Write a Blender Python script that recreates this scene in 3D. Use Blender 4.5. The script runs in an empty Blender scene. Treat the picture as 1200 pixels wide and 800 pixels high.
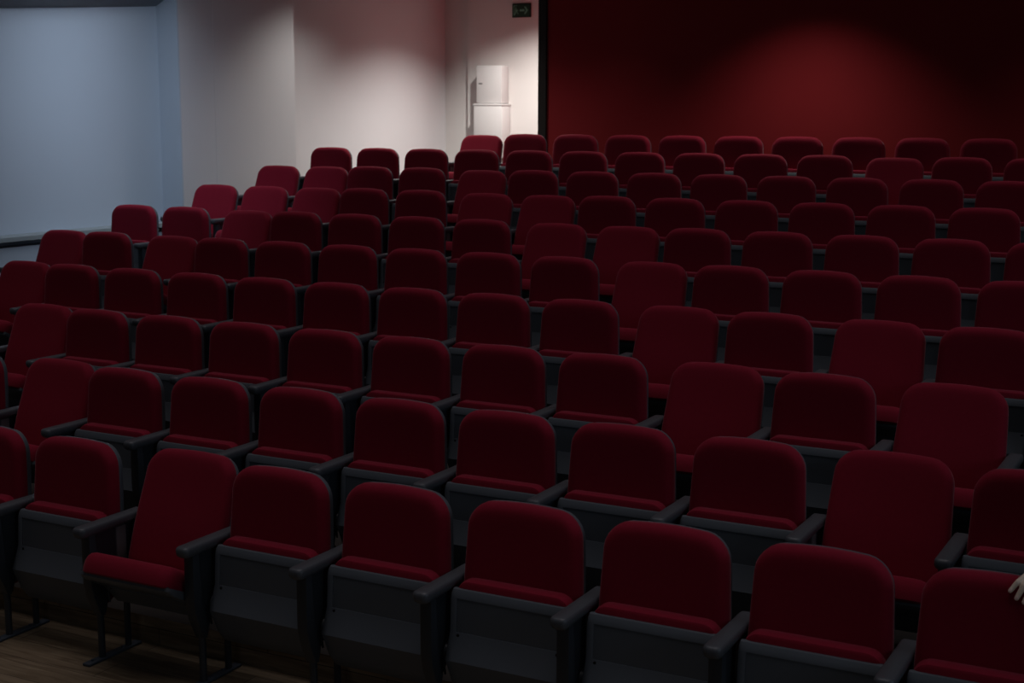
import bpy, bmesh, math, random
from mathutils import Vector, Matrix
PI = math.pi
C = bpy.context.scene.collection
R = math.radians

# ------------------------------------------------------------------ helpers
def mat(name, col, rough=0.6, sheen=0.0, spec=0.3, metal=0.0, bump=None, var=None, sheen_rough=0.45, sheen_tint=None):
    m = bpy.data.materials.new(name); m.use_nodes = True
    nt = m.node_tree; b = nt.nodes['Principled BSDF']
    b.inputs['Base Color'].default_value = (*col, 1)
    b.inputs['Roughness'].default_value = rough
    b.inputs['Specular IOR Level'].default_value = spec
    b.inputs['Metallic'].default_value = metal
    b.inputs['Sheen Weight'].default_value = sheen
    b.inputs['Sheen Roughness'].default_value = sheen_rough
    if sheen_tint: b.inputs['Sheen Tint'].default_value = (*sheen_tint, 1)
    tc = nt.nodes.new('ShaderNodeTexCoord')
    if var:                                   # (scale, amount): gentle paint or cloth variation
        n = nt.nodes.new('ShaderNodeTexNoise'); n.inputs['Scale'].default_value = var[0]; n.inputs['Detail'].default_value = 5
        nt.links.new(tc.outputs['Object'], n.inputs['Vector'])
        r = nt.nodes.new('ShaderNodeMix'); r.data_type = 'RGBA'
        r.inputs['A'].default_value = (*[c*(1-var[1]) for c in col], 1)
        r.inputs['B'].default_value = (*[min(1, c*(1+var[1])) for c in col], 1)
        nt.links.new(n.outputs['Fac'], r.inputs['Factor']); nt.links.new(r.outputs['Result'], b.inputs['Base Color'])
    if bump:                                  # (scale, strength)
        n = nt.nodes.new('ShaderNodeTexNoise'); n.inputs['Scale'].default_value = bump[0]; n.inputs['Detail'].default_value = 3
        nt.links.new(tc.outputs['Object'], n.inputs['Vector'])
        bp = nt.nodes.new('ShaderNodeBump'); bp.inputs['Strength'].default_value = bump[1]; bp.inputs['Distance'].default_value = .002
        nt.links.new(n.outputs['Fac'], bp.inputs['Height']); nt.links.new(bp.outputs['Normal'], b.inputs['Normal'])
    return m

def emit_mat(name, col, s):
    m = bpy.data.materials.new(name); m.use_nodes = True
    b = m.node_tree.nodes['Principled BSDF']
    b.inputs['Base Color'].default_value = (*col, 1)
    b.inputs['Emission Color'].default_value = (*col, 1); b.inputs['Emission Strength'].default_value = s
    return m

def wood_mat():
    m = bpy.data.materials.new('wood_planks'); m.use_nodes = True
    nt = m.node_tree; N = nt.nodes; L = nt.links; b = N['Principled BSDF']
    tc = N.new('ShaderNodeTexCoord')
    br = N.new('ShaderNodeTexBrick'); br.inputs['Scale'].default_value = 1
    br.inputs['Brick Width'].default_value = 1.2; br.inputs['Row Height'].default_value = .16
    br.inputs['Mortar Size'].default_value = .002; br.inputs['Mortar Smooth'].default_value = .3
    br.inputs['Color1'].default_value = (.25, .185, .115, 1); br.inputs['Color2'].default_value = (.38, .29, .19, 1)
    br.inputs['Mortar'].default_value = (.05, .03, .02, 1)
    # planks on the treads use x,y; on the risers x,z: geometry normal picks the pair
    sx = N.new('ShaderNodeSeparateXYZ'); L.new(tc.outputs['Object'], sx.inputs[0])
    ad = N.new('ShaderNodeMath'); ad.operation = 'ADD'; L.new(sx.outputs['Y'], ad.inputs[0]); L.new(sx.outputs['Z'], ad.inputs[1])
    cb = N.new('ShaderNodeCombineXYZ'); L.new(sx.outputs['X'], cb.inputs[0]); L.new(ad.outputs[0], cb.inputs[1])
    L.new(cb.outputs[0], br.inputs['Vector'])
    mp = N.new('ShaderNodeMapping'); mp.inputs['Scale'].default_value = (1.6, 16, 16); L.new(cb.outputs[0], mp.inputs[0])
    n = N.new('ShaderNodeTexNoise'); n.inputs['Scale'].default_value = 2.2; n.inputs['Detail'].default_value = 6; n.inputs['Distortion'].default_value = .8
    L.new(mp.outputs[0], n.inputs['Vector'])
    mx = N.new('ShaderNodeMix'); mx.data_type = 'RGBA'; mx.blend_type = 'MULTIPLY'; mx.inputs['Factor'].default_value = .75
    L.new(br.outputs['Color'], mx.inputs['A'])
    cr = N.new('ShaderNodeValToRGB'); cr.color_ramp.elements[0].position = .35; cr.color_ramp.elements[0].color = (.35, .3, .26, 1)
    cr.color_ramp.elements[1].position = .68; cr.color_ramp.elements[1].color = (1, 1, 1, 1)
    L.new(n.outputs['Fac'], cr.inputs[0]); L.new(cr.outputs[0], mx.inputs['B']); L.new(mx.outputs['Result'], b.inputs['Base Color'])
    b.inputs['Roughness'].default_value = .45; b.inputs['Specular IOR Level'].default_value = .3
    return m

RED   = mat('dark_red_upholstery', (.235, .0095, .026), .85, sheen=.22, spec=.12, bump=(900, .25), var=(60, .10), sheen_rough=.35, sheen_tint=(1, .55, .6))
SHELL = mat('blue_grey_plastic_shell', (.095, .108, .125), .42, spec=.4, bump=(500, .15))
ARM   = mat('dark_grey_armrest_plastic', (.075, .080, .090), .4, spec=.4, bump=(300, .1))
IRON  = mat('black_painted_steel', (.026, .032, .040), .42, spec=.45)
FOOT  = mat('blue_grey_foot_steel', (.05, .062, .08), .5, spec=.4)
STRIP = mat('worn_grey_inner_strip', (.13, .125, .125), .6)
SCREW = mat('black_screw_heads', (.01, .01, .01), .5)
PAINT = mat('warm_white_wall_paint', (.73, .695, .68), .8, spec=.15, var=(1.5, .03), bump=(60, .05))
PAINTC= mat('grey_white_wall_paint', (.68, .67, .69), .8, spec=.15, var=(1.5, .03), bump=(60, .05))
BLUE  = mat('pale_blue_wall_paint', (.54, .60, .68), .75, spec=.2, var=(1.2, .04))
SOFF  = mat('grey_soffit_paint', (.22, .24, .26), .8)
SILLM = mat('grey_stone_sill', (.33, .37, .38), .6)
REDW  = mat('deep_red_wall_paint', (.29, .018, .022), .8, spec=.15, var=(3, .05), bump=(40, .08))
TRIM  = mat('dark_brown_trim', (.018, .012, .010), .6)
CEIL  = mat('grey_ceiling_paint', (.30, .30, .31), .9)
WOOD  = wood_mat()
TREAD = mat('dark_brown_tread_shade', (.035, .028, .024), .8, var=(8, .15))  # shade under the seats put into the colour of the upper treads
WHITEP= mat('white_enclosure_plastic', (.62, .60, .60), .5, spec=.3)
GREENS= mat('dark_green_sign', (.012, .05, .028), .5)
PICT  = mat('pale_green_pictogram', (.16, .40, .28), .5)
SIGNF = mat('black_sign_edge', (.02, .02, .015), .5)
SKIN  = mat('skin', (.80, .64, .50), .5, spec=.35, var=(40, .06))
NAIL  = mat('fingernail', (.75, .52, .45), .3)
CLOTH = mat('dark_jacket_cloth', (.03, .034, .045), .85)
PANTS = mat('navy_trousers_cloth', (.02, .026, .05), .9)
SHOE  = mat('black_shoe_leather', (.01, .01, .01), .4)
HAIR  = mat('dark_brown_hair', (.03, .017, .01), .6)
EYEW  = mat('eye_white', (.8, .8, .8), .3)
LAMPM = mat('white_lamp_ring', (.7, .7, .7), .4)

def finish(name, bm, m, parent=None, smooth=True, loc=None):
    bmesh.ops.recalc_face_normals(bm, faces=bm.faces[:])
    me = bpy.data.meshes.new(name); bm.to_mesh(me); bm.free()
    for mm in (m if isinstance(m, (list, tuple)) else [m]): me.materials.append(mm)
    for p in me.polygons: p.use_smooth = smooth
    if smooth: me.set_sharp_from_angle(angle=R(42))
    o = bpy.data.objects.new(name, me); C.objects.link(o)
    if parent: o.parent = parent
    if loc: o.location = loc
    return o

def tag(o, label=None, cat=None, group=None, kind=None):
    if label: o['label'] = label
    if cat: o['category'] = cat
    if group: o['group'] = group
    if kind: o['kind'] = kind
    return o

def empty(name, loc, label, cat, group=None):
    o = bpy.data.objects.new(name, None); C.objects.link(o); o.location = loc; o.empty_display_size = .1
    return tag(o, label, cat, group)

def add_box(bm, x0, x1, y0, y1, z0, z1, bev=0, mi=0, seg=2):
    v = [bm.verts.new((x, y, z)) for x in (x0, x1) for y in (y0, y1) for z in (z0, z1)]
    fs = [bm.faces.new([v[i] for i in f]) for f in ((0,1,3,2),(4,6,7,5),(0,4,5,1),(2,3,7,6),(0,2,6,4),(1,5,7,3))]
    for f in fs: f.material_index = mi
    if bev:
        es = list({e for f in fs for e in f.edges})
        r = bmesh.ops.bevel(bm, geom=es, offset=bev, segments=seg, affect='EDGES', profile=.5)
        for f in r['faces']: f.material_index = mi

def add_prism(bm, poly, a0, a1, axis='x', bev=0, mi=0):
    """poly of two coordinates, extruded along axis"""
    def P(u, v, a): return {'x': (a, u, v), 'y': (u, a, v), 'z': (u, v, a)}[axis]
    A = [bm.verts.new(P(u, v, a0)) for u, v in poly]; B = [bm.verts.new(P(u, v, a1)) for u, v in poly]
    fs = [bm.faces.new(A[::-1]), bm.faces.new(B)]
    n = len(poly)
    for i in range(n): fs.append(bm.faces.new((A[i], A[(i+1) % n], B[(i+1) % n], B[i])))
    for f in fs: f.material_index = mi
    if bev:
        es = list({e for f in fs[:2] for e in f.edges})
        bmesh.ops.bevel(bm, geom=es, offset=bev, segments=2, affect='EDGES', profile=.5)

def add_tube(bm, pts, r, seg=10, mi=0, flat=1.0):
    """tube through pts (Vectors), radius r (number or list)"""
    pts = [Vector(p) for p in pts]; rings = []
    for i, p in enumerate(pts):
        a = pts[max(0, i-1)]; b = pts[min(len(pts)-1, i+1)]; t = (b-a).normalized()
        u = Vector((1, 0, 0)) if abs(t.x) < .9 else Vector((0, 1, 0))
        u = (u - t*u.dot(t)).normalized(); w = t.cross(u)
        rr = r[i] if isinstance(r, (list, tuple)) else r
        rings.append([bm.verts.new(p + u*rr*math.cos(2*PI*k/seg) + w*rr*flat*math.sin(2*PI*k/seg)) for k in range(seg)])
    for a, b in zip(rings, rings[1:]):
        for k in range(seg):
            f = bm.faces.new((a[k], a[(k+1) % seg], b[(k+1) % seg], b[k])); f.material_index = mi
    for rg in (rings[0][::-1], rings[-1]): bm.faces.new(rg).material_index = mi

def outline(x0, x1, v0, v1, rt, rb, nc=6, ns=5):
    """rounded rectangle, counter-clockwise, constant point count"""
    p = []
    cs = [((x1-rb), (v0+rb), rb, -90), ((x1-rt), (v1-rt), rt, 0), ((x0+rt), (v1-rt), rt, 90), ((x0+rb), (v0+rb), rb, 180)]
    arcs = []
    for cx, cy, r, a in cs:
        arcs.append([(cx + r*math.cos(R(a+90*k/nc)), cy + r*math.sin(R(a+90*k/nc))) for k in range(nc+1)])
    for i in range(4):
        p += arcs[i]
        a, b = arcs[i][-1], arcs[(i+1) % 4][0]
        for k in range(1, ns): p.append((a[0]+(b[0]-a[0])*k/ns, a[1]+(b[1]-a[1])*k/ns))
    return p

def loft(bm, rings, cap0=True, cap1=None, mi=0):
    V = [[bm.verts.new(p) for p in r] for r in rings]
    for a, b in zip(V, V[1:]):
        n = len(a)
        for k in range(n): bm.faces.new((a[k], a[(k+1) % n], b[(k+1) % n], b[k])).material_index = mi
    if cap0: bm.faces.new(V[0][::-1]).material_index = mi
    if cap1 is not None:
        c = bm.verts.new(cap1)
        for k in range(len(V[-1])): bm.faces.new((V[-1][k], V[-1][(k+1) % len(V[-1])], c)).material_index = mi
    else: bm.faces.new(V[-1]).material_index = mi

# ------------------------------------------------------------------ chair meshes
H_TOP, H_BOT = .905, .37
def back_w(h):                                # half width: a little wider low down
    t = (h-H_BOT)/(H_TOP-H_BOT)
    return .2505 - .022*max(0, t)**1.4
def back_pt(x, h, y):
    """bends the flat back: leans 3 degrees, side wings forward, lumbar swell, crowned top"""
    w = back_w(h); xx = x/.25*w
    h2 = h - .016*(x/.25)**2*max(0, (h-.7)/.2)
    y += -.028 + (h-H_TOP)*math.tan(R(2)) - .010*(x/.25)**2 - .006*math.exp(-((h-.56)/.13)**2)
    return (xx, y, h2)

def back_cushion():
    bm = bmesh.new(); rings = []
    for ins, y in ((.006, .032), (0, .022), (0, .002), (.003, -.010), (.009, -.019), (.018, -.026), (.030, -.030), (.046, -.032)):
        rt = max(.03, .092-ins*.8); rb = max(.02, .04-ins*.5)
        rings.append([back_pt(x, h, y) for x, h in outline(-.25+ins, .25-ins, H_BOT+ins, H_TOP-ins, rt, rb)])
    base = outline(-.25+.046, .25-.046, H_BOT+.046, H_TOP-.046, .05, .02)
    cx, ch = 0, (H_TOP+H_BOT)/2
    for s in (.86, .68, .48, .25):
        rings.append([back_pt(cx+(x-cx)*s, ch+(h-ch)*s, -.032) for x, h in base])
    loft(bm, rings, cap1=back_pt(cx, ch, -.032))
    return bm
def back_shell():
    bm = bmesh.new(); rings = []
    for ins, y in ((.014, .018), (.005, .022), (.002, .030), (.003, .042), (.008, .054), (.03, .060), (.07, .062)):
        rt = max(.03, .095-ins*.8); rb = max(.02, .045-ins*.4)
        rings.append([back_pt(x, h, y) for x, h in outline(-.25+ins, .25-ins, H_BOT-.05+ins, H_TOP-ins, rt, rb)])
    loft(bm, rings)
    return bm

def seat_cushion():
    """seat frame: x, -s forward, t up; origin at the hinge"""
    bm = bmesh.new(); rings = []
    def P(x, s, t):
        tt = t - .020*max(0, 1-abs(s-.03)/.16)*(1 if t > .09 else 0)*(1-(x/.24)**4) - .03*max(0, (-s-.08)/.08)*(1 if t > .09 else 0)
        return (x, -s, tt)
    for ins, t in ((.012, .040), (.003, .046), (0, .064), (.001, .092), (.007, .112), (.017, .125), (.032, .131)):
        rt = max(.03, .060-ins*.6); rb = .03
        rings.append([P(x, s, t) for x, s in outline(-.238+ins, .238-ins, -.155+ins, .252-ins, rt, rb)])
    base = outline(-.206, .206, -.123, .213, .045, .03)
    for sc in (.82, .62, .4, .2):
        rings.append([P(x*sc, .045+(s-.045)*sc, .132) for x, s in base])
    loft(bm, rings, cap1=P(0, .045, .132))
    return bm
def seat_shell():
    bm = bmesh.new()
    # cross profile along s: (s, bottom t, half width)
    prof = [(.222, .040, .236), (.220, .030, .242), (.208, .022, .245), (.190, .016, .246), (.062, .004, .246), (-.035, -.043, .242), (-.13, -.012, .234), (-.178, .012, .220), (-.188, .034, .20)]
    rings = []
    top = .046
    for s, tb, w in prof:
        e = .010
        ring = [(-w, -s, top), (-w, -s, tb+e), (-w+e*.3, -s, tb+e*.3), (-w+e, -s, tb), (-w+.030, -s, tb),
                (w-.030, -s, tb), (w-e, -s, tb), (w-e*.3, -s, tb+e*.3), (w, -s, tb+e), (w, -s, top)]
        rings.append(ring)
    V = [[bm.verts.new(p) for p in r] for r in rings]
    faces = {}
    for i, (a, b) in enumerate(zip(V, V[1:])):
        for k in range(len(a)):
            faces[(i, k)] = bm.faces.new((a[k], a[(k+1) % len(a)], b[(k+1) % len(a)], b[k]))
    bm.faces.new(V[0][::-1]); bm.faces.new(V[-1])
    # recessed upper panel behind a raised rim
    r = bmesh.ops.inset_region(bm, faces=[faces[(3, 4)]], thickness=.007, depth=0)
    for v in faces[(3, 4)].verts: v.co.z += .003
    # a faint vertical line panel edge and two screws near the middle band
    for sx in (-.205, .205):
        c = bmesh.ops.create_cone(bm, cap_ends=True, segments=10, radius1=.0055, radius2=.0055, depth=.006, matrix=Matrix.Translation((sx, -.052, .000)))
        for v in c['verts']:
            for f in v.link_faces: f.material_index = 1
    return bm

def armrest():
    bm = bmesh.new(); rings = []
    for ins, z in ((.014, .566), (.004, .574), (0, .584), (.0, .600), (.003, .607), (.009, .611)):
        o = outline(-.033+ins*.8, .033-ins*.8, -.055, .330-ins, .022-ins*.5, .01)
        # front end thick and rounded, the underside tapers up towards the back
        rings.append([(x, -s, z + (.010*(1-(s+.045)/.37) if z < .575 else 0)) for x, s in o])
    loft(bm, rings)
    return bm
def side_frame():
    bm = bmesh.new()
    web = [(-.275, .572), (-.275, .36), (-.262, .30), (-.222, .215), (-.190, .205), (-.175, .26), (-.13, .30), (-.06, .31), (.03, .33), (.055, .40), (.045, .572)]
    add_prism(bm, web, -.012, .012, 'x')
    bar = [(-.282, .575), (-.282, .36), (-.268, .295), (-.228, .205), (-.203, .20), (-.212, .25), (-.236, .32), (-.240, .575)]
    add_prism(bm, bar, -.025, .025, 'x', bev=.006)
    add_box(bm, -.022, .022, -.01, .045, .34, .575, .005)
    # seat pivot housing and its cover
    for s in (-1, 1):
        c = bmesh.ops.create_cone(bm, cap_ends=True, segments=20, radius1=.036, radius2=.030, depth=.014, matrix=Matrix.Translation((s*.019, -.14, .33)) @ Matrix.Rotation(s*PI/2, 4, 'Y'))
        add_tube(bm, [(s*.014, -.165, .335), (s*.018, -.18, .29), (s*.018, -.172, .25)], .005, 6)
    return bm
def inner_strip():
    bm = bmesh.new(); add_box(bm, -.018, .018, -.115, -.055, .36, .567, .006); return bm
def leg_mesh(front):
    bm = bmesh.new()
    if front: add_tube(bm, [(0, -.222, .235), (0, -.214, .20), (0, -.212, .16), (0, -.212, .008)], .0155, 12)
    else: add_tube(bm, [(0, -.052, .335), (0, -.052, .008)], .0145, 12)
    return bm
def foot_mesh():
    bm = bmesh.new()
    add_box(bm, -.021, .021, -.31, .012, 0, .013, .005)
    for y in (-.27, -.09): bmesh.ops.create_cone(bm, cap_ends=True, segments=8, radius1=.008, radius2=.006, depth=.008, matrix=Matrix.Translation((0, y, .016)))
    return bm

HY, HZ = -.172, .360
PV = Vector((0, -.03, .50))                   # pivot of the back
def set_state(parts, down):
    a = -R(16) if down else 0.0
    for k in ('backrest', 'back_shell'):
        o = parts[k]; o.rotation_euler = (a, 0, 0)
        o.location = PV - Matrix.Rotation(a, 3, 'X') @ PV
    if down:
        for k in ('backrest', 'back_shell'): parts[k].location.y += .025
    s = -R(25) if down else -R(88)
    for k in ('seat_cushion', 'seat_shell'):
        parts[k].rotation_euler = (s, 0, 0); parts[k].location = (0, HY, HZ-.05 if down else HZ)

def make_chair():
    root = bpy.data.objects.new('auditorium_chair', None); C.objects.link(root); root.empty_display_size = .1
    P = {}
    P['backrest'] = finish('backrest', back_cushion(), RED, root)
    P['back_shell'] = finish('back_shell', back_shell(), SHELL, root)
    P['seat_cushion'] = finish('seat_cushion', seat_cushion(), RED, root)
    P['seat_shell'] = finish('seat_shell', seat_shell(), [SHELL, SCREW], root)
    for o, l in ((P['back_shell'], 'blue-grey plastic back shell'), (P['seat_shell'], 'grey plastic seat underside')): o['label'] = l
    return root, P
def make_stand(root, x):
    out = []
    arm = finish('armrest', armrest(), ARM, root, loc=(x, 0, 0)); arm['label'] = 'dark grey plastic armrest'; out.append(arm)
    fr = finish('side_frame', side_frame(), IRON, root, loc=(x, 0, 0)); fr['label'] = 'black steel side frame'; out.append(fr)
    st = finish('inner_strip', inner_strip(), STRIP, fr); st['label'] = 'pale grey strip'
    for f in (True, False):
        l = finish('leg', leg_mesh(f), IRON, root, loc=(x, 0, 0)); out.append(l)
    ft = finish('foot_rail', foot_mesh(), FOOT, root, loc=(x, 0, 0)); ft['label'] = 'blue-grey steel foot rail'; out.append(ft)
    return out

# ------------------------------------------------------------------ seating plan
X0 = [-4.581, -5.152, -6.223, -7.344, -8.448, -8.452, -8.421, -8.411, -8.368, -7.205]
Y0, DY = 4.5316, .91519
ZT = [-1.4167, -1.2941, -1.1665, -1.0311, -.8907, -.7484, -.6042, -.4588, -.3157, -.1780]
CAMZ = 2.322
FL = [max(0, CAMZ+z-.905) for z in ZT]; FL[0] = 0.0
YR = [Y0+DY*r for r in range(10)]
PITCH = .56
# first and last chair index of each row that stands in the photo's frame
RANGE = [(-1, 7), (-2, 8), (-1, 9), (-1, 11), (0, 13), (0, 13), (0, 12), (0, 12), (0, 12), (0, 9)]
DOWN = {(0,1),(1,-1),(1,7),(2,-1),(2,7),(2,9),(3,-1),(3,8),(3,10),(4,0),(4,2),(4,9),(5,2),(5,7),(5,8),
        (6,0),(6,1),(6,2),(6,5),(6,6),(7,0),(7,1),(7,4),(8,10),(9,0)}
ROWW = ['front row', 'second row', 'third row', 'fourth row', 'fifth row', 'sixth row', 'seventh row', 'eighth row', 'ninth row', 'back row']
ORD = ['first', 'second', 'third', 'fourth', 'fifth', 'sixth', 'seventh', 'eighth', 'ninth', 'tenth', 'eleventh', 'twelfth', 'thirteenth', 'fourteenth', 'fifteenth']

proto, PP = make_chair()
make_stand(proto, PITCH/2)
def parts_of(root):
    d = {}
    for k in root.children: d.setdefault(k.name.split('.')[0], k)
    return d
# one tree copier that knows the prototype's layout (fast)
LAY = [(k, list(k.children)) for k in proto.children]
def dup_chair():
    r = proto.copy(); C.objects.link(r)
    for k, gs in LAY:
        c = k.copy(); C.objects.link(c); c.parent = r
        for g in gs:
            d = g.copy(); C.objects.link(d); d.parent = c
    return r
rng = random.Random(4)
first = True
for r in range(10):
    a, b = RANGE[r]
    for n in range(a, b+1):
        down = (r, n) in DOWN
        if first: root, first = proto, False; keep = (r, n, down)
        else: root = dup_chair()
        root.location = (X0[r]+PITCH*n, YR[r], FL[r])
        i = n-a
        state = 'with its seat folded down' if down else 'with its seat tipped up'
        if i == 0: pos = 'leftmost'
        elif i == b-a: pos = 'rightmost'
        else: pos = ORD[i] + ' from left'
        tag(root, f'dark red {"auditorium" if r < 9 else "theatre"} chair {state}, {pos} in the {ROWW[r]}', 'chair',
            'dark red auditorium chairs in the ' + ROWW[r].split(' against')[0])
        ps = parts_of(root)
        set_state(ps, down)
        # every back sits a hair differently in its frame
        j = rng.uniform(-.008, .008)
        for k in ('backrest', 'back_shell'): ps[k].rotation_euler.z = j
        if n == a:   # the open side of the row gets a frame of its own
            for kname in ('armrest', 'side_frame', 'leg', 'foot_rail'):
                for k, gs in LAY:
                    if k.name.split('.')[0] == kname:
                        c = k.copy(); C.objects.link(c); c.parent = root; c.location = (-PITCH/2, 0, 0)
                        for g in gs:
                            d = g.copy(); C.objects.link(d); d.parent = c

# ------------------------------------------------------------------ person in the second row, one hand over the chair back in front
def ball(bm, c, r, sc=(1, 1, 1), seg=20):
    M = Matrix.Translation(c) @ Matrix.Diagonal((sc[0], sc[1], sc[2], 1))
    bmesh.ops.create_uvsphere(bm, u_segments=seg, v_segments=seg*2//3, radius=r, matrix=M)
def limb(bm, pts, rad, seg=16):
    """tapered chain of closed cones with balls at the joints; the remesh fuses them into one skin"""
    pts = [Vector(p) for p in pts]
    for p, r in zip(pts, rad): ball(bm, p, r, seg=seg)
    for (a, b), (ra, rb) in zip(zip(pts, pts[1:]), zip(rad, rad[1:])):
        d = b-a
        q_ = d.to_track_quat('Z', 'Y').to_matrix().to_4x4()
        bmesh.ops.create_cone(bm, cap_ends=True, segments=seg, radius1=ra, radius2=rb, depth=d.length, matrix=Matrix.Translation((a+b)/2) @ q_)
def fuse(name, bm, m, parent, vox, smooth_it=4, label=None):
    me = bpy.data.meshes.new(name); bm.to_mesh(me); bm.free()
    o = bpy.data.objects.new(name, me); C.objects.link(o)
    r = o.modifiers.new('fuse', 'REMESH'); r.mode = 'VOXEL'; r.voxel_size = vox; r.use_smooth_shade = True
    k = o.modifiers.new('soften', 'SMOOTH'); k.factor = .5; k.iterations = smooth_it
    dg = bpy.context.evaluated_depsgraph_get()
    nm = bpy.data.meshes.new_from_object(o.evaluated_get(dg)); o.modifiers.clear(); o.data = nm
    nm.materials.clear(); nm.materials.append(m)
    for p in nm.polygons: p.use_smooth = True
    o.parent = parent
    if label: o['label'] = label
    return o
PX, PY, PF = X0[1]+9*PITCH, YR[1], FL[1]
seat = dup_chair(); seat.location = (PX, PY, PF)
tag(seat, 'dark red auditorium chair under the seated person just past the right edge, second row', 'chair', 'dark red auditorium chairs in the second row')
ps = parts_of(seat); set_state(ps, True)
for k in ('seat_cushion', 'seat_shell'): ps[k].rotation_euler.x = 0; ps[k].location = (0, HY, .345)
person = empty('person', (PX, PY-.25, PF), 'person seated at the right edge resting pale fingers over the front chair back', 'person')
O = Vector(person.location)
def W(*p): return Vector(p)-O                 # world point into the person's frame
sh_r, sh_l = W(PX-.19, 5.06, 1.17), W(PX+.19, 5.10, 1.17)
elb_r, wri_r = W(-.350, 4.93, .985), W(-.452, 4.665, .955)
elb_l, wri_l = W(PX+.25, 5.14, .90), W(PX+.10, 4.93, .79)
hip, neck = W(PX, 5.22, .74), W(PX-.01, 5.02, 1.25)
bm = bmesh.new()
limb(bm, [hip, W(PX, 5.20, .88), W(PX, 5.12, 1.04), W(PX, 5.07, 1.15)], [.135, .12, .135, .10])
for sh in (sh_r, sh_l): limb(bm, [W(PX, 5.08, 1.16), sh], [.09, .062])
limb(bm, [sh_r, elb_r, wri_r], [.055, .042, .027]); limb(bm, [sh_l, elb_l, wri_l], [.055, .042, .027])
limb(bm, [W(PX, 5.05, 1.18), neck, W(PX-.01, 4.985, 1.34)], [.06, .055, .052])
for sx in (-1, 1):
    limb(bm, [W(PX+sx*.09, 5.24, .71), W(PX+sx*.12, 4.86, .67), W(PX+sx*.12, 4.90, .24)], [.09, .058, .036])
    limb(bm, [W(PX+sx*.12, 4.91, .18), W(PX+sx*.125, 4.76, .155)], [.036, .028])
hc = W(PX-.015, 4.965, 1.44)                  # head
ball(bm, hc+Vector((0, .012, .02)), .085, (.88, 1.08, 1.05)); ball(bm, hc+Vector((0, -.03, -.045)), .058, (.92, .95, 1.05))
ball(bm, hc+Vector((0, -.062, -.085)), .024)
limb(bm, [hc+Vector((0, -.083, .005)), hc+Vector((0, -.108, -.028))], [.008, .014])           # nose
for sx in (-1, 1):
    ball(bm, hc+Vector((sx*.080, .01, -.012)), .022, (.35, .8, 1.3)); ball(bm, hc+Vector((sx*.04, -.066, -.02)), .022)
    limb(bm, [hc+Vector((sx*.012, -.083, .026)), hc+Vector((sx*.052, -.068, .026))], [.007, .006])
limb(bm, [hc+Vector((-.022, -.078, -.058)), hc+Vector((0, -.087, -.056)), hc+Vector((.022, -.078, -.058))], [.006, .009, .006])
# right hand laid over the chair back: four fingers of different length, thumb from the side of the palm
FING = [([(-.545, 4.568, .926), (-.574, 4.520, .921), (-.603, 4.476, .897), (-.622, 4.464, .869)], .0086),
        ([(-.523, 4.566, .930), (-.553, 4.514, .924), (-.583, 4.472, .890), (-.601, 4.460, .850)], .0094),
        ([(-.501, 4.566, .932), (-.531, 4.512, .925), (-.560, 4.471, .886), (-.578, 4.458, .841)], .0096),
        ([(-.479, 4.570, .930), (-.509, 4.514, .924), (-.537, 4.472, .888), (-.553, 4.460, .846)], .0094)]
tips = []
for pts, r in FING:
    P4 = [W(*p) for p in pts]
    limb(bm, [wri_r+Vector((0, 0, -.002)), (wri_r*.45+P4[0]*.55), P4[0], P4[1], P4[2], P4[3]], [.020, .0155, r*1.35, r*1.12, r*1.02, r*.84], seg=14)
    tips.append((P4[2], P4[3], r))
limb(bm, [wri_r+Vector((.012, -.02, -.004)), W(-.424, 4.625, .940), W(-.420, 4.597, .932), W(-.430, 4.574, .924)], [.018, .013, .010, .0085], seg=14)
for k, dx in enumerate((-.033, -.011, .011, .033)):   # left hand resting on the thigh
    b0 = wri_l + Vector((-.02, -.085, -.030)) + Vector((dx, 0, 0))
    limb(bm, [wri_l, b0, b0+Vector((-.004, -.040, -.012)), b0+Vector((-.006, -.068, -.028))], [.022, .012, .0095, .0075], seg=12)
limb(bm, [wri_l+Vector((-.02, -.02, 0)), wri_l+Vector((-.055, -.06, -.015)), wri_l+Vector((-.062, -.09, -.028))], [.018, .011, .009], seg=12)
body = fuse('body', bm, SKIN, person, .0032, 3)
for a_, b_, r in tips:
    bm = bmesh.new(); d = (b_-a_).normalized()
    side = Vector((1, 0, 0)); side = (side-d*side.dot(d)).normalized(); nrm = side.cross(d)
    if nrm.y > 0: nrm = -nrm
    c = b_ - d*.002 + nrm*(r*.80)
    M4 = Matrix((side, d, nrm)).transposed().to_4x4(); M4.translation = c
    bmesh.ops.create_uvsphere(bm, u_segments=12, v_segments=8, radius=1, matrix=M4 @ Matrix.Diagonal((r*.62, r*.85, .0014, 1)))
    finish('fingernail', bm, NAIL, body)
bm = bmesh.new()
ball(bm, hc+Vector((0, .024, .035)), .092, (.93, 1.05, 1.02)); ball(bm, hc+Vector((0, .055, -.02)), .065, (1.1, .8, 1.1))
fuse('hair', bm, HAIR, person, .006)
for sx in (-1, 1):
    bm = bmesh.new(); ball(bm, hc+Vector((sx*.032, -.076, .006)), .0125, (1.1, .7, .8)); e = finish('eye', bm, EYEW, person)
    bm = bmesh.new(); ball(bm, hc+Vector((sx*.032, -.0845, .006)), .0052, (1, .4, 1)); finish('pupil', bm, SCREW, e)
bm = bmesh.new()
limb(bm, [hip+Vector((0, 0, .02)), W(PX, 5.20, .88), W(PX, 5.12, 1.04), W(PX, 5.07, 1.16)], [.150, .137, .152, .115])
for sh in (sh_r, sh_l): limb(bm, [W(PX, 5.08, 1.17), sh], [.10, .075])
limb(bm, [sh_r, elb_r, elb_r*.12+wri_r*.88], [.068, .054, .040]); limb(bm, [sh_l, elb_l, elb_l*.12+wri_l*.88], [.068, .054, .040])
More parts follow.
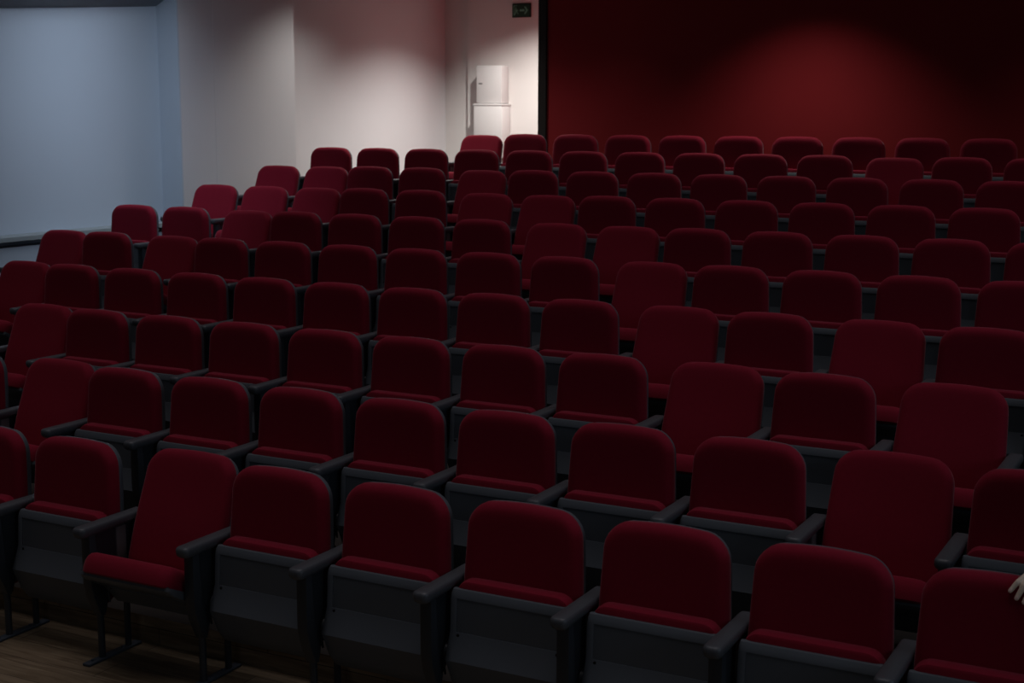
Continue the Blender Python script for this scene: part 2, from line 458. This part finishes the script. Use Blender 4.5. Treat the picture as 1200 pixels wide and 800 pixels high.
limb(bm, [W(PX, 5.06, 1.2), neck], [.075, .066])
fuse('jacket', bm, CLOTH, person, .007, 5)
bm = bmesh.new()
for sx in (-1, 1): limb(bm, [W(PX+sx*.08, 5.26, .72), W(PX+sx*.12, 4.86, .67), W(PX+sx*.12, 4.90, .25)], [.115, .074, .058])
fuse('trousers', bm, PANTS, person, .007, 5)
for sx in (-1, 1):
    bm = bmesh.new(); limb(bm, [W(PX+sx*.12, 4.92, .182), W(PX+sx*.12, 4.84, .168), W(PX+sx*.125, 4.74, .160)], [.050, .044, .036])
    fuse('shoe', bm, SHOE, person, .005, 3)

# ------------------------------------------------------------------ room shell
def struct(name, bm, m, smooth=False):
    o = finish(name, bm, m, smooth=smooth); o['kind'] = 'structure'; return o
XL, XR, YF, YB = -9.9, 4.6, -5.0, 15.90
CEILZ = 4.15
RIS = [None] + [YR[r-1]+.035 for r in range(1, 10)]
poly = [(YF, -.3), (YF, 0)]
z = 0
for r in range(1, 10):
    poly += [(RIS[r], z), (RIS[r], FL[r])]; z = FL[r]
poly += [(YB+.3, z), (YB+.3, -.3)]
bm = bmesh.new(); add_prism(bm, poly, XL, XR, 'x')
bmesh.ops.recalc_face_normals(bm, faces=bm.faces[:])
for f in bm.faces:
    if f.normal.z > .9 and f.calc_center_median().z > .05: f.material_index = 1  # upper treads take the shade-darkened brown
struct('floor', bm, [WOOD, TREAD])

# left wall: plan polygon of its room face, piers and the recessed bay
bm = bmesh.new()
plan = [(-9.9, YF), (-9.2, YF), (-9.2, 6.2), (-9.45, 6.3), (-9.45, 10.49), (-9.2, 10.49), (-9.2, 11.0), (-9.185, 11.0), (-9.185, 12.28), (-9.45, 12.30), (-9.45, YB), (-9.9, YB)]
# bay niche: solid wall below the sill and above the soffit, back panel in pale blue between
add_prism(bm, [(-9.9, YF), (-9.2, YF), (-9.2, 6.2), (-9.9, 6.2)], -.2, CEILZ, 'z')
add_prism(bm, [(-9.9, 10.56), (-9.46, 10.56), (-9.2, 10.56), (-9.2, 11.055), (-9.203, 11.06), (-9.2, 11.065), (-9.2, 12.364), (-9.9, 12.364)], -.2, CEILZ, 'z')
add_prism(bm, [(-9.9, 12.35), (-9.45, 12.35), (-9.45, YB+.2), (-9.9, YB+.2)], -.2, CEILZ, 'z')
struct('wall_left', bm, PAINTC)
bm = bmesh.new()                              # blue painted bay: back and splayed jamb, and the wall under the sill
add_prism(bm, [(-9.9, 6.2), (-9.45, 6.2), (-9.45, 10.550), (-9.198, 10.545), (-9.196, 10.562), (-9.9, 10.562)], -.2, 3.75, 'z')
add_prism(bm, [(-9.9, 6.2), (-9.29, 6.2), (-9.29, 10.555), (-9.9, 10.555)], -.2, 1.22, 'z')
struct('wall_left_bay', bm, BLUE)
bm = bmesh.new()                              # sloping soffit of the bay
v = [(-9.46, 10.56, 3.332), (-9.19, 10.565, 3.47), (-9.19, 6.2, 3.075), (-9.46, 6.2, 3.008)]
lo = [bm.verts.new(p) for p in v]; hi = [bm.verts.new((p[0], p[1], CEILZ)) for p in v]
bm.faces.new(lo); bm.faces.new(hi[::-1])
for i in range(4): bm.faces.new((lo[i], lo[(i+1) % 4], hi[(i+1) % 4], hi[i]))
struct('trim_1', bm, SOFF)
bm = bmesh.new(); add_box(bm, -9.46, -9.24, 6.25, 10.55, 1.268, 1.310, .004); struct('trim_2', bm, SILLM)

bm = bmesh.new()                              # white back wall in the corner, with a shallow pilaster
add_box(bm, -9.9, -5.5, YB, YB+.3, .5, CEILZ)
add_box(bm, -9.085, -5.5, YB-.06, YB+.1, .5, CEILZ)
struct('wall_back_left', bm, PAINT)
bm = bmesh.new(); add_box(bm, -7.02, XR, 13.9, YB+.3, .5, CEILZ); struct('wall_back', bm, REDW)
bm = bmesh.new(); add_box(bm, -7.086, -6.988, 13.875, 14.1, .5, CEILZ, .004); struct('trim_3', bm, TRIM)
bm = bmesh.new(); add_box(bm, XR, XR+.3, YF, YB, -.3, CEILZ); struct('wall_right', bm, PAINTC)
bm = bmesh.new(); add_box(bm, XL, XR+.3, YF-.3, YF, -.3, CEILZ); struct('wall_front', bm, PAINTC)
bm = bmesh.new(); add_box(bm, XL, XR+.3, YF-.3, YB+.3, CEILZ, CEILZ+.2); struct('ceiling', bm, CEIL)

# windows in the right wall that let the bluish daylight in
for i, (ya, yb) in enumerate(((1.0, 3.4), (4.2, 6.6))):
    bm = bmesh.new()
    add_box(bm, XR-.05, XR+.01, ya, ya+.07, 2.0, 3.7); add_box(bm, XR-.05, XR+.01, yb-.07, yb, 2.0, 3.7)
    add_box(bm, XR-.05, XR+.01, ya, yb, 2.0, 2.07); add_box(bm, XR-.05, XR+.01, ya, yb, 3.63, 3.7)
    add_box(bm, XR-.045, XR, (ya+yb)/2-.025, (ya+yb)/2+.025, 2.0, 3.7)
    struct('window_%d' % (i+1), bm, PAINTC)

# ------------------------------------------------------------------ things on the wall
YW = YB-.06
t = empty('wall_cabinet', (-8.67, YW, 0), 'white two-tier wall cabinet, narrow upper box on wider lower box, in back left corner', 'cabinet')
def wbox(name, x0, x1, d, z0, z1, parent, m=WHITEP, bev=.012):
    bm = bmesh.new(); add_box(bm, x0, x1, -d, 0, z0, z1, bev); return finish(name, bm, m, parent)
u = wbox('upper_box', -.180, .178, .20, 2.475, 2.935, t)
l = wbox('lower_box', -.200, .205, .235, 1.80, 2.46, t)
wbox('top_rim', -.206, .211, .241, 2.445, 2.470, l, bev=.006)
bm = bmesh.new(); add_box(bm, -.145, -.09, -.203, -.196, 2.71, 2.725, .002); finish('vent', bm, STRIP, u)

sg = empty('exit_sign', (-8.314, YW, 3.604), 'small dark green exit sign with running figure and arrow on white wall', 'sign')
bm = bmesh.new(); add_box(bm, -.128, .128, -.02, 0, -.085, .085, .003); finish('sign_frame', bm, SIGNF, sg)
bm = bmesh.new(); add_box(bm, -.116, .116, -.0225, -.018, -.073, .073); finish('sign_face', bm, GREENS, sg)
bm = bmesh.new()                              # doorway outline with the running figure, then the arrow
def q(poly): add_prism(bm, poly, -.0245, -.021, 'y')
q([(-.105, -.062), (-.098, -.062), (-.098, .062), (-.105, .062)]); q([(-.098, .055), (-.055, .055), (-.055, .062), (-.098, .062)])
q([(-.085, .030), (-.075, .040), (-.065, .030), (-.075, .020)])
q([(-.088, .016), (-.062, .014), (-.056, -.016), (-.078, -.018)])
q([(-.080, -.016), (-.066, -.016), (-.088, -.058), (-.097, -.052)]); q([(-.064, -.014), (-.054, -.018), (-.040, -.040), (-.048, -.046)])
q([(-.062, .014), (-.038, -.002), (-.042, -.008), (-.062, .004)])
finish('running_figure', bm, PICT, sg, smooth=False)
bm = bmesh.new()
q([(-.020, -.012), (.045, -.012), (.045, .012), (-.020, .012)]); q([(.040, -.045), (.060, -.045), (.095, 0), (.060, .045), (.040, .045), (.068, 0)])
finish('arrow', bm, PICT, sg, smooth=False)

# ------------------------------------------------------------------ lamps
WARM = (1.0, .975, .915)
def downlight(x, y, power, ang, blend, col=WARM, label='', aim=None, r=.05):
    t = empty('ceiling_light', (x, y, CEILZ), label, 'ceiling light', 'round downlights in the ceiling')
    bm = bmesh.new()
    prof = [(.055, -.002), (.085, -.002), (.09, -.010), (.085, -.016), (.060, -.014), (.055, -.002)]
    add_rings = [[(rr*math.cos(2*PI*k/28), rr*math.sin(2*PI*k/28), zz) for k in range(28)] for rr, zz in prof]
    V = [[bm.verts.new(p) for p in rg] for rg in add_rings]
    for a, b in zip(V, V[1:]):
        for k in range(28): bm.faces.new((a[k], a[(k+1) % 28], b[(k+1) % 28], b[k]))
    finish('ring', bm, LAMPM, t)
    bm = bmesh.new(); bmesh.ops.create_circle(bm, cap_ends=True, segments=28, radius=.056, matrix=Matrix.Translation((0, 0, -.004)))
    finish('diffuser', bm, emit_mat('lamp_glow', col, 2.0), t)
    L = bpy.data.lights.new('downlight_lamp', 'SPOT'); L.energy = power; L.spot_size = R(ang); L.spot_blend = blend; L.color = col; L.shadow_soft_size = r
    o = bpy.data.objects.new('downlight_lamp', L); C.objects.link(o); o.parent = t; o.location = (0, 0, -.03)
    if aim:
        o.rotation_euler = Vector(aim).to_track_quat('-Z', 'Y').to_euler()
LIGHTS = [(-8.15, 12.6, 130, 122, 1, None), (-7.75, 14.6, 520, 125, 1, None), (-4.05, 12.80, 100, 108, 1, None), (-6.2, 12.80, 22, 92, 1, None), (-1.2, 12.80, 20, 105, 1, None)]
names = ['recessed round downlight nearest the left wall', 'recessed round downlight in the back left corner', 'recessed round downlight at the middle of red wall',
         'recessed round downlight at the left end of red wall', 'recessed round downlight towards the right of red wall']
for (x, y, p, a, b, aim), nm in zip(LIGHTS, names): downlight(x, y, p, a, b, label=nm, aim=aim)

def area(name, loc, rot, sx, sy, power, col):
    L = bpy.data.lights.new(name, 'AREA'); L.shape = 'RECTANGLE'; L.size = sx; L.size_y = sy; L.energy = power; L.color = col
    o = bpy.data.objects.new(name, L); C.objects.link(o); o.location = loc; o.rotation_euler = rot; return o
# daylight in the two right-hand windows
for ya, yb in ((1.0, 3.4), (4.2, 6.6)):
    area('window_daylight', (XR-.06, (ya+yb)/2, 2.85), (0, R(90), 0), 1.6, yb-ya-.1, 16, (.62, .80, 1.0))
# dimmed ceiling panels over the seats
p = area('ceiling_panel_light', (-4.6, 7.7, CEILZ-.03), (0, 0, 0), 8.6, 9.6, 44, (1.0, .93, .97)); p.data.spread = R(62)
p = area('bay_wall_fill', (-6.7, 8.0, CEILZ-.05), (0, 0, 0), .12, 1.2, 7.5, (.70, .83, 1.0)); p.data.spread = R(70)  # added broad fill to brighten the bay wall, not a known fixture
p.rotation_euler = Vector((-2.75, 1.9, -2.1)).to_track_quat('-Z', 'Y').to_euler()
p = area('bay_strip_light', (-8.3, 9.4, CEILZ-.05), (0, 0, 0), .04, 2.2, 12, (.72, .84, 1.0)); p.data.spread = R(110)
p.rotation_euler = Vector((-1.1, 0, -1.7)).to_track_quat('-Z', 'Y').to_euler()
area('front_fill_light', (-2.0, -2.5, CEILZ-.05), (R(35), 0, 0), 2.5, 1.0, 11, (.80, .88, 1.0))  # added dim bluish fill from the front of the room, no known lamp

w = bpy.data.worlds.new('World'); bpy.context.scene.world = w; w.use_nodes = True
w.node_tree.nodes['Background'].inputs[0].default_value = (.5, .6, .75, 1); w.node_tree.nodes['Background'].inputs[1].default_value = .02

# ------------------------------------------------------------------ camera
yaw, pit, roll = .489559, .157679, .0031242
F = Vector((-math.sin(yaw)*math.cos(pit), math.cos(yaw)*math.cos(pit), -math.sin(pit)))
Rt = Vector((math.cos(yaw), math.sin(yaw), 0)); U = Rt.cross(F)
R2 = Rt*math.cos(roll)+U*math.sin(roll); U2 = U*math.cos(roll)-Rt*math.sin(roll)
cam = bpy.data.cameras.new('camera'); cam.sensor_width = 36; cam.lens = 1662.07/1200*36; cam.clip_start = .05
cam.dof.use_dof = True; cam.dof.focus_distance = 6.5; cam.dof.aperture_fstop = 5.6
co = bpy.data.objects.new('camera', cam); C.objects.link(co)
M = Matrix((R2, U2, -F)).transposed().to_4x4(); M.translation = (0, 0, CAMZ); co.matrix_world = M
bpy.context.scene.camera = co
vs = bpy.context.scene.view_settings
vs.view_transform = 'Standard'; vs.look = 'None'; vs.gamma = 1; vs.use_curve_mapping = False; vs.exposure = 0
